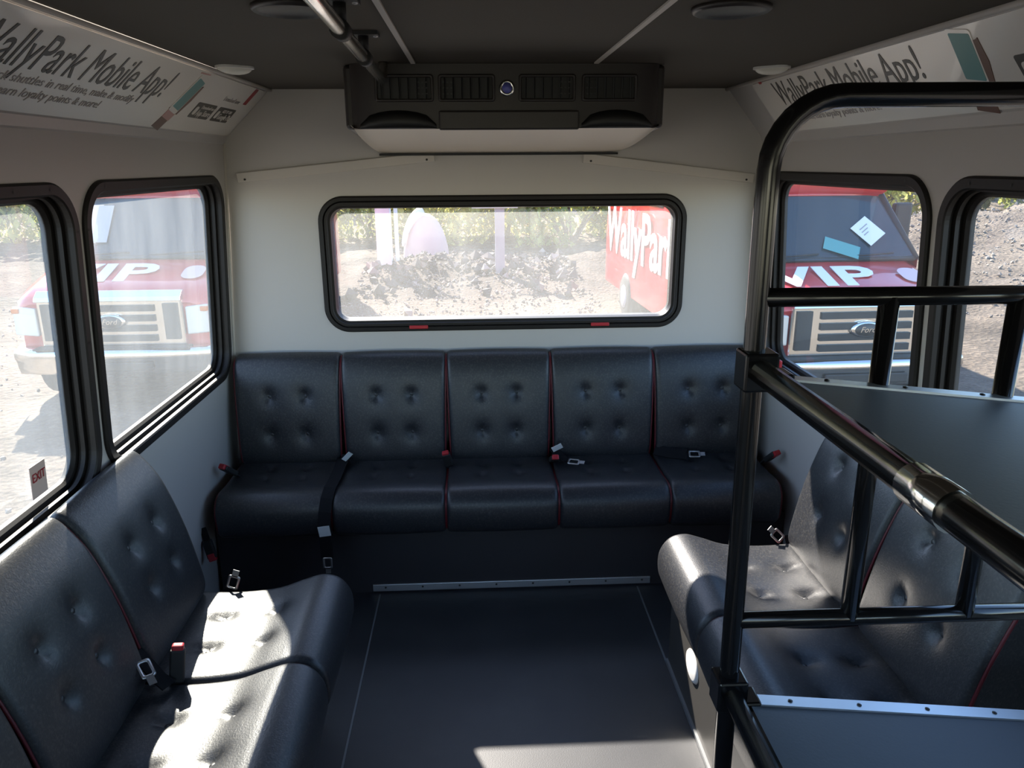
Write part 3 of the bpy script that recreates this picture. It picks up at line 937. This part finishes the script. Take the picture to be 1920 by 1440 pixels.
for y in (1.745, 1.40):
    x = -0.215 - 0.025 * (y - 1.2)
    br = obj('bracket', MB().box((x - 0.005, y, -0.004), (0.075, 0.045, 0.008)).tube([(x, y, -0.004), (x, y, -0.035)], 0.011, 10).tube([(x, y - 0.02, -0.05), (x, y + 0.02, -0.05)], 0.0165, 14), M['rubber'], t)
    obj('screw', MB().lathe([(0.001, -0.011), (0.005, -0.010), (0.005, -0.004)], 8, Matrix.Translation((x - 0.034, y, 0))).lathe([(0.001, -0.011), (0.005, -0.010), (0.005, -0.004)], 8, Matrix.Translation((x + 0.026, y, 0))), M['steel'], br)

# ---------------------------------------------------------------- air conditioner
ac = thing('air_conditioner', 'black ceiling air conditioner with four vents above the rear window', 'air conditioner', (0.09, 2.25, 1.71))
A0 = (0.09, 2.25, 1.71)
def L_(x, y, z): return (x - A0[0], y - A0[1], z - A0[2])
Y1 = 2.255
hb = MB().prism([(Y1 + 0.03, 1.718), (Y1 + 0.03, 1.887), (2.99, 1.887), (2.99, 1.668)], 0.547, fr((0, 0, 0), (0, 1, 0), (0, 0, 1)), h0=-0.362)
hb.v = [L_(*p) for p in hb.v]
obj('housing', hb, M['ac_black'], ac, bevel=0.01)
# front bezel: rounded plate with a flared left and right cheek
bz = MB()
fp = [[L_(x, y, z) for z in (1.716, 1.765, 1.80, 1.85, 1.887)] for x, y in ((-0.346, Y1 + 0.05), (-0.340, Y1 + 0.015), (-0.318, Y1 + 0.002), (-0.27, Y1), (0.46, Y1), (0.505, Y1 + 0.002), (0.525, Y1 + 0.015), (0.532, Y1 + 0.05))]
bz.grid(fp)
obj('bezel', bz, M['ac_black'], ac)
def vx(px): return -0.343 + (px - 650) * 0.001474
for k, (a, b2) in enumerate(((703, 804), (822, 920), (974, 1073), (1094, 1191))):
    x0, x1 = vx(a), vx(b2)
    cx, hw = (x0 + x1) / 2, (x1 - x0) / 2
    vf = MB()
    ring(vf, cx, 1.823, hw + 0.007, 0.036, 0.008, [(0, 0), (0, 0.007), (0.004, 0.009), (0.008, 0.007), (0.009, -0.004)], lambda p, q_, n: L_(p, Y1 - n, q_), 3, closed=False)
    v = obj('vent', vf, M['ac_black'], ac)
    obj('vent_back', MB().box(L_(cx, Y1 - 0.0012, 1.823), (2 * hw - 0.003, 0.001, 0.056)), M['ac_dark'], v)
    ns = 6
    for i in range(ns):
        x = x0 + (i + 0.5) * 2 * hw / ns
        obj('louvre', MB().box((0, 0, 0), (0.003, 0.010, 0.054), Matrix.Translation(L_(x, Y1 - 0.005, 1.823)) @ Matrix.Rotation(R(20 if k < 2 else -20), 4, 'Z')), M['ac_dark'], v)
    dots = MB()
    dx0 = x1 - 0.034 if k in (0, 2) else x0 + 0.008
    for i in range(3):
        for j in range(3):
            dots.box(L_(dx0 + i * 0.011, Y1 - 0.011, 1.808 + j * 0.015), (0.005, 0.002, 0.003))
    obj('vent_pegs', dots, M['screw'], v, kind='stuff')
kb = obj('knob', MB().lathe([(0.022, 0), (0.022, 0.006), (0.019, 0.010), (0.0145, 0.010), (0.0135, 0.008)], 24, fr(L_(0.0948, Y1, 1.8225), (1, 0, 0), (0, 0, 1))), M['chrome'], ac, label='round chrome badge between the vents')
obj('knob_face', MB().lathe([(0.001, 0.0095), (0.014, 0.0095), (0.014, 0.0)], 24, fr(L_(0.0948, Y1, 1.8225), (1, 0, 0), (0, 0, 1))), M['blue'], kb)
# lower lip: centre flap and two bulged cheeks
obj('centre_flap', MB().box(L_((vx(817) + vx(1085)) / 2, Y1 - 0.004, 1.738), (vx(1085) - vx(817), 0.014, 0.052)), M['ac_black'], ac, bevel=0.005)
for a, b2 in ((668, 812), (1090, 1226)):
    x0, x1 = vx(a), vx(b2)
    w = []
    for i in range(9):
        u = i / 8
        e = math.sin(PI * min(max(u, 0.0), 1.0)) ** 0.45
        w.append([L_(x0 + (x1 - x0) * u, Y1 - d * (0.3 + 0.7 * e), 1.716 + z * (0.25 + 0.75 * e)) for d, z in ((0.0, 0.050), (0.012, 0.046), (0.020, 0.034), (0.022, 0.016), (0.016, 0.004), (0.0, 0.0))])
    obj('cheek', MB().grid(w), M['ac_dark'], ac)
ub = MB()
rows = []
for i in range(9):
    u = i / 8
    y = Y1 + 0.004 + (2.985 - Y1) * u
    z = 1.716 - 0.054 * u - 0.010 * math.sin(PI * u)
    rows.append([L_(-0.346 - 0.02 * u, y, z + 0.012), L_(-0.335 - 0.02 * u, y, z + 0.002), L_(-0.30, y, z), L_(0.09, y, z - 0.004 * math.sin(PI * u)), L_(0.49, y, z), L_(0.523 + 0.025 * u, y, z + 0.002), L_(0.534 + 0.025 * u, y, z + 0.012)])
ub.grid(rows)
obj('underside', ub, M['ac_beige'], ac, label='beige underside of the air conditioner')
obj('gasket', MB().box(L_(0.095, 2.985, 1.656), (0.90, 0.014, 0.008)), M['rubber'], ac)

# ---------------------------------------------------------------- seats
REAR_B = [(0.015, 0.895), (0.045, 0.902), (0.085, 0.880), (0.112, 0.82), (0.132, 0.72), (0.146, 0.60), (0.150, 0.50), (0.135, 0.462)]
REAR_C = [(0.10, 0.480), (0.22, 0.474), (0.33, 0.474), (0.40, 0.478), (0.445, 0.468), (0.474, 0.435), (0.480, 0.39), (0.472, 0.34), (0.455, 0.315), (0.43, 0.305)]
SIDE_B = [(0.032, 0.868), (0.050, 0.874), (0.078, 0.848), (0.118, 0.784), (0.158, 0.67), (0.185, 0.56), (0.200, 0.47), (0.190, 0.43)]
SIDE_C = [(0.15, 0.435), (0.28, 0.428), (0.40, 0.437), (0.48, 0.463), (0.535, 0.478), (0.582, 0.466), (0.612, 0.425), (0.618, 0.375), (0.608, 0.33), (0.58, 0.303)]
def pad(prof, W, buttons, nu=44, nv=34, back=None, taper=0.0):
    """upholstered pad: profile (depth, height) swept over width W with rolled edges and tufts; local y = -depth"""
    pts = catmull(prof, nu)
    N = []
    for i in range(nu):
        a, c = pts[max(i - 1, 0)], pts[min(i + 1, nu - 1)]
        t = Vector((c[0] - a[0], c[1] - a[1])).normalized()
        N.append(Vector((-t.y, t.x)))
    if N[nu // 2].x * 1 + N[nu // 2].y * 1 < 0:
        N = [-k for k in N]
    rad = 0.015
    rows = []
    us = []
    for j in range(nv):
        v = j / (nv - 1)
        v = 0.5 - 0.5 * math.cos(PI * v) * (0.35 + 0.65 * 1) if False else v
        us.append(v)
    edge = [0.0, 0.004, 0.009, 0.016, 0.024]
    us = [e for e in edge] + [0.024 + (W - 0.048) * k / (nv - 1) for k in range(1, nv - 1)] + [W - e for e in reversed(edge)]
    for i in range(nu):
        row = []
        for w in us:
            x = w - W / 2
            e = min(w, W - w)
            off = 0.0
            if e < rad:
                off -= rad - math.sqrt(max(rad * rad - (rad - e) ** 2, 0))
            # soft swell between the piped edges
            off += 0.004 * (1 - (2 * x / W) ** 2)
            for bx, bi in buttons:
                ax, az = pts[bi]
                r2 = (x - bx) ** 2 + (pts[i][0] - ax) ** 2 + (pts[i][1] - az) ** 2
                off -= 0.017 * math.exp(-r2 / (2 * 0.0105 ** 2)) + 0.007 * math.exp(-r2 / (2 * 0.028 ** 2))
            k = 1 - taper * max(0.0, min(1.0, (pts[2][1] - pts[i][1]) / (pts[2][1] - pts[-1][1] + 1e-6)))
            row.append((x * k, -(pts[i][0] + N[i].x * off), pts[i][1] + N[i].y * off))
        rows.append(row)
    b = MB()
    b.grid(rows)
    # flat sides and back
    bk = back
    for j, s in ((0, 1), (len(us) - 1, -1)):
        side = [rows[i][j] for i in range(nu)] + [(rows[nu - 1 if q == 0 else 0][j][0], -d, z) for q, (d, z) in enumerate(bk)]
        b.add(side, [tuple(range(len(side)))[::s]])
    j1 = len(us) - 1
    ring_ = [rows[nu - 1]] + [[(x[0], -d, z) for x in rows[nu - 1 if q == 0 else 0]] for q, (d, z) in enumerate(bk)] + [rows[0]]
    for q in range(len(ring_) - 1):
        b.grid([ring_[q], ring_[q + 1]], smooth=False)
    pos = []
    for bx, bi in buttons:
        c = Vector((bx, -pts[bi][0], pts[bi][1]))
        n3 = Vector((0, -N[bi].x, N[bi].y))
        pos.append((c - n3 * 0.0185, n3))
    edges = [[(rows[i][j][0] + s * 0.001, rows[i][j][1], rows[i][j][2]) for i in range(nu)] for j, s in ((0, -1), (len(us) - 1, 1))]
    return b, pos, edges
def nearest(prof, nu, z=None, d=None):
    pts = catmull(prof, nu)
    if z is not None:
        return min(range(nu), key=lambda i: abs(pts[i][1] - z))
    return min(range(1, int(nu * 0.6)), key=lambda i: abs(pts[i][0] - d))
def seat(name, label, W, BP, CP, bz_, cd, loc, rz, group):
    t = thing(name, label, 'seat', loc, rz, group)
    sx = 0.0705 if W < 0.43 else 0.075
    bb = [(s * sx, nearest(BP, 44, z=z)) for s in (-1, 1) for z in bz_]
    cb = [(s * sx, nearest(CP, 44, d=d)) for s in (-1, 1) for d in cd]
    zb = BP[-1][1]
    b, pos, ed = pad(BP, W, bb, back=[(BP[0][0] - 0.004, zb), (BP[0][0] - 0.006, BP[0][1] - 0.01)], taper=0.05)
    back = obj('backrest', b, M['vinyl'], t)
    c, pos2, ed2 = pad(CP, W, cb, back=[(0.06, 0.300), (0.06, CP[0][1] - 0.004)])
    cush = obj('cushion', c, M['vinyl'], t)
    for P, host in ((pos, back), (pos2, cush)):
        for p, n in P:
            q = n.to_track_quat('Z', 'Y').to_matrix().to_4x4()
            obj('button', MB().lathe([(0.010, -0.004), (0.010, 0.001), (0.007, 0.004), (0.001, 0.005)], 10, Matrix.Translation(p) @ q), M['vinyl'], host)
    for e, host in ((ed, back), (ed2, cush)):
        for path in e:
            obj('piping', MB().tube(path, 0.0042, 6), M['piping'], host, label='dark red piping')
    return t
RX = [-0.752, -0.336, 0.080, 0.496, 0.912]
names = ['black tufted vinyl seat at the left end of the rear bench', 'second black tufted seat from the left on the rear bench', 'middle black tufted seat of the five on the rear bench',
         'fourth black tufted seat from the left on the rear bench', 'black tufted seat at the right end of the rear bench, behind the rack post']
first = seat('banquette', names[0], 0.411, REAR_B, REAR_C, (0.745, 0.593), (0.30, 0.19), (RX[0], YR, 0), 0, 'tufted seats of the rear bench')
for x, nm in zip(RX[1:], names[1:]):
    copy_thing(first, (x, YR, 0), 0, nm)
ls = seat('banquette', 'black tufted seat at the far end of the left bench, its cushion in sun', 0.405, SIDE_B, SIDE_C, (0.715, 0.60), (0.42, 0.29), (-0.998, 1.790, 0), R(90), 'tufted seats of the left bench')
copy_thing(ls, (-0.998, 1.380, 0), R(90), 'middle black tufted seat of the left bench, next to the EXIT sticker')
copy_thing(ls, (-0.998, 0.970, 0), R(90), 'black tufted seat nearest the camera on the left bench')
rs = seat('banquette', 'sunlit black tufted seat at the far end of the right bench, behind the rack', 0.450, SIDE_B, SIDE_C, (0.765, 0.60), (0.385, 0.245), (1.185, 1.950, 0), R(-90), 'tufted seats of the right bench')
copy_thing(rs, (1.185, 1.494, 0), R(-90), 'black tufted seat of the right bench below the rack shelves')

# bench bases
t = thing('bench_plinth', 'black boxed base under the rear bench with a metal strip along the floor', 'bench plinth', (0.09, 2.82, 0))
obj('front_panel', MB().box((0, -0.15, 0.15), (2.20, 0.02, 0.30)), M['base_vinyl'], t)
obj('box', MB().box((0, 0.02, 0.145), (2.16, 0.30, 0.29)), M['base_vinyl'], t)
kp = obj('kick_strip', MB().box((0.03, -0.164, 0.022), (1.10, 0.008, 0.030)), M['alu'], t, bevel=0.002, label='aluminium strip with screws')
for k in range(8):
    obj('screw', MB().lathe([(0.001, 0.003), (0.004, 0.002), (0.004, -0.002)], 8, fr((-0.47 + k * 0.145, -0.168, 0.024), (1, 0, 0), (0, 0, 1))), M['screw'], kp)
t = thing('bench_plinth', 'dark vinyl base under the left bench', 'bench plinth', (-0.75, 1.37, 0))
obj('box', MB().box((0.0, 0, 0.148), (0.46, 1.22, 0.296)), M['base_vinyl'], t, bevel=0.006)
t = thing('bench_plinth', 'grey vinyl base under the right bench with an oval white cap', 'bench plinth', (0.90, 1.72, 0))
obj('box', MB().box((0.0, -0.005, 0.148), (0.56, 0.90, 0.296)), M['grey_vinyl'], t, bevel=0.006)
cp = MB().lathe([(0.001, 0.008), (0.045, 0.007), (0.055, 0.004), (0.060, -0.002)], 28, fr((-0.281, 0.178, 0.182), (0, -1, 0), (0, 0, 1)) @ Matrix.Diagonal((1, 0.78, 1, 1)))
obj('round_cap', cp, M['post_white'], t, label='oval white cap')
obj('edge_strip', MB().box((-0.284, -0.005, 0.008), (0.008, 0.90, 0.014)), M['seam'], t)

# ---------------------------------------------------------------- seat belts
def buckle(label, p, d, up, body=0.055, red_side=1):
    """black buckle with a red press button; d = direction it points"""
    t = thing('belt_buckle', label, 'seat belt', p)
    q = fr((0, 0, 0), Vector(d), Vector(up))
    obj('case', MB().box((0, 0, 0), (body, 0.034, 0.020), q), M['rubber'], t, bevel=0.005)
    obj('press_button', MB().box((body * 0.42, 0, 0.002), (body * 0.42, 0.027, 0.020), q), M['belt_red'], t, bevel=0.004)
    obj('stalk', MB().box((-body * 0.5 - 0.022, 0, -0.003), (0.05, 0.022, 0.005), q), M['belt'], t)
    return t
def tongue_mesh(q):
    b = MB()
    ring(b, 0, 0, 0.023, 0.017, 0.006, [(0, -0.0013), (0, 0.0013), (0.007, 0.0013), (0.007, -0.0013)], lambda x, y, n: q @ Vector((x, y, n)), 3)
    b.box((0.031, 0, 0), (0.022, 0.018, 0.0026), q)
    return b
def strap(path, w=0.044, th=0.0018, side=None):
    b = MB()
    P = [Vector(p) for p in path]
    for i in range(len(P) - 1):
        pass
    rows = []
    for i, p in enumerate(P):
        a, c = P[max(i - 1, 0)], P[min(i + 1, len(P) - 1)]
        tdir = (c - a).normalized()
        s = Vector(side)
        s = (s - tdir * s.dot(tdir)).normalized()
        n = tdir.cross(s)
        rows.append([p - s * w / 2 - n * th, p + s * w / 2 - n * th, p + s * w / 2 + n * th, p - s * w / 2 + n * th, p - s * w / 2 - n * th])
    b.grid([[tuple(k) for k in r] for r in rows], smooth=False)
    return b
def belt(label, p, path, side, tongue=None, tagat=None):
    t = thing('seat_belt', label, 'seat belt', p)
    obj('webbing', strap(path, side=side), M['belt'], t)
    if tongue:
        o_, x_, y_ = tongue
        obj('tongue', tongue_mesh(fr(o_, x_, y_)), M['steel'], t, label='metal belt tongue')
    if tagat:
        o_, x_, y_, w, h = tagat
        obj('tag', MB().box((0, 0, 0), (w, h, 0.002), fr(o_, x_, y_)), M['tag'], t, label='white label')
    return t
buckle('black and red buckle at the left wall end of the rear bench', (-0.948, 2.70, 0.515), (-0.25, -0.5, 0.45), (0.8, -0.4, 0), 0.075)
buckle('black and red buckle at the right wall end of the rear bench', (1.135, 2.70, 0.520), (0.1, -0.5, 0.45), (-0.8, -0.4, 0), 0.075)
buckle('red buckle in the gap between the second and middle rear seats', (-0.128, 2.785, 0.505), (-0.15, -0.2, 0.6), (1, 0, 0.2), 0.060)
buckle('red buckle in the gap between the middle and fourth rear seats', (0.292, 2.775, 0.500), (0.05, -0.6, 0.35), (1, 0, 0), 0.060)
buckle('dull red buckle hanging low at the left end of the rear bench', (-0.985, 2.515, 0.285), (0.3, -0.2, -1), (1, 0, 0.2), 0.07)
buckle('red topped black buckle standing in the seam of the left bench', (-0.735, 1.590, 0.470), (0.1, 0.15, 1), (1, 0.2, 0), 0.085)
def e3(z0, *pts): return [tuple(p) for p in pts]
# strap over the front edge between first and second rear seats
belt('black strap with white tag hanging over the left part of the rear bench', (-0.545, 2.52, 0.0),
     e3(0, (0.0, 0.31, 0.50), (0.0, 0.22, 0.492), (0.0, 0.12, 0.492), (-0.005, 0.055, 0.489), (-0.012, 0.020, 0.462), (-0.018, -0.006, 0.42), (-0.022, -0.014, 0.36), (-0.022, -0.008, 0.29), (-0.022, -0.002, 0.235)), (1, 0, 0),
     ((-0.022, -0.004, 0.215), (0, 0, -1), (1, 0, 0)), ((-0.021, -0.021, 0.352), (1, 0.0, 0.12), (0, -0.05, 1), 0.042, 0.040))
belt('black strap with white label in the gap right of the leftmost rear seat', (-0.530, 2.80, 0.0),
     e3(0, (0.0, 0.06, 0.50), (0.004, 0.035, 0.515), (0.006, 0.01, 0.508)), (1, 0, 0), None, ((0.010, -0.004, 0.522), (0.7, 0, 0.7), (-0.5, -0.4, 0.6), 0.042, 0.022))
belt('black strap with white label and metal tongue beside the middle rear seat', (0.300, 2.78, 0.0),
     e3(0, (0.0, 0.06, 0.515), (0.02, 0.01, 0.502), (0.045, -0.03, 0.500)), (0.5, 0.5, 0), ((0.065, -0.045, 0.503), (1, -0.35, 0.0), (0.3, 0.8, 0.25)), ((0.004, 0.0, 0.545), (1, 0, 0.5), (-0.4, -0.4, 0.8), 0.042, 0.026))
belt('black strap and metal tongue lying on the right end rear seat', (0.73, 2.82, 0.0),
     e3(0, (-0.02, 0.03, 0.50), (0.04, 0.0, 0.495), (0.10, -0.015, 0.494)), (0, 0.6, 0.6), ((0.13, -0.02, 0.497), (1, -0.1, 0), (0.1, 0.7, 0.4)))
belt('strap with chrome tongue poking up at the far end of the left bench', (-0.735, 2.000, -0.028),
     e3(0, (-0.04, 0.01, 0.40), (-0.015, 0.008, 0.43), (-0.005, 0.008, 0.452)), (1, 0, 0), ((0.003, 0.008, 0.472), (0.35, 0, 1), (1, 0, -0.35)))
belt('strap with white tongue poking up at the far end of the right bench', (0.985, 2.188, -0.026),
     e3(0, (0.10, -0.005, 0.435), (0.05, 0.0, 0.452), (0.01, 0.0, 0.452)), (0, 0.7, 0.7), ((-0.02, 0.0, 0.475), (-0.6, 0, 0.6), (0.6, 0.2, 0.6)))
belt('black belt strap and chrome tongue beside the buckle on the left bench', (-0.79, 1.575, 0.0),
     e3(0, (-0.03, 0.0, 0.52), (0.0, -0.01, 0.49), (0.025, -0.02, 0.462), (0.05, -0.03, 0.448)), (0, 1, 0), ((0.005, -0.035, 0.500), (0.5, -0.5, -0.5), (0.3, 0.8, 0.1)))

# ---------------------------------------------------------------- luggage rack
YK = 1.10
rk_ = thing('luggage_rack', 'black tubular luggage rack with two grey shelves on the right', 'luggage rack', (0.42, YK, 0))
def Q(x, y, z): return (x - 0.42, y - YK, z)
TR_ = 0.0165
def hoop(y):
    pth = [Q(0.428, y, 0.0), Q(0.424, y, 0.8), Q(0.418, y, 1.55)]
    cr = 0.10
    for k in range(9):
        a = R(180 - 90 * k / 8)
        pth.append(Q(0.418 + cr + cr * math.cos(a), y, 1.609 + cr * math.sin(a)))
    pth += [Q(0.8, y, 1.710), Q(1.085, y, 1.710)]
    return pth
for y in (YK, -0.10):
    obj('hoop', MB().tube(hoop(y), TR_, 16), M['black_tube'], rk_)
    obj('crossbar', MB().tube([Q(0.42, y, 1.426), Q(1.115, y, 1.424)], 0.0145, 14), M['black_tube'], rk_)
    obj('crossbar', MB().tube([Q(0.424, y, 0.875), Q(1.14, y, 0.873)], 0.0145, 14), M['black_tube'], rk_)
    for x in (0.620, 0.822, 1.024):
        obj('baluster', MB().tube([Q(x, y, 1.426), Q(x + 0.003, y, 0.874)], 0.0150, 14), M['black_tube'], rk_)
    obj('foot_plate', MB().box(Q(0.428, y, 0.004), (0.07, 0.07, 0.008)), M['black_tube'], rk_, bevel=0.003)
for z, r in ((1.318, 0.0185), (0.742, 0.0165)):
    obj('side_rail', MB().tube([Q(0.424, YK - 0.02, z), Q(0.424, -0.10, z)], r, 16), M['black_tube'], rk_)
    obj('bracket', MB().box(Q(0.424, YK - 0.004, z - 0.002), (0.052, 0.050, 0.060)).box(Q(0.452, YK - 0.022, z - 0.004), (0.034, 0.046, 0.008)), M['black_tube'], rk_, bevel=0.006)
obj('collar', MB().tube([Q(0.424, 0.665, 1.318), Q(0.424, 0.598, 1.318)], 0.0215, 18), M['chrome'], rk_, label='chrome collar on the upper rail')
for z in (1.306, 0.727):
    q = Matrix.Translation(Q(0.455, 0, z)) @ Matrix.Rotation(R(6.4), 4, 'Y')
    w = 0.66 if z > 1 else 0.69
    obj('shelf', MB().box((w / 2 - 0.02, 0.5, -0.008), (w, 1.19, 0.014), q), M['shelf'], rk_)
    es = obj('edge_strip', MB().box((w / 2 - 0.004, 1.083, 0.0005), (w - 0.03, 0.026, 0.004), q).box((w / 2 - 0.004, 1.0965, -0.009), (w - 0.03, 0.003, 0.020), q), M['alu'], rk_, label='aluminium edge strip with screws')
    for k in range(5):
        obj('screw', MB().lathe([(0.001, 0.0045), (0.004, 0.0035), (0.004, 0.0)], 8, q @ Matrix.Translation((0.075 + k * 0.125, 1.083, 0.0005))), M['screw'], es)
    obj('shelf_lip', MB().box((0.0, 0.5, -0.004), (0.022, 1.17, 0.020), Matrix.Translation(Q(0.441, 0, z))), M['black_tube'], rk_)
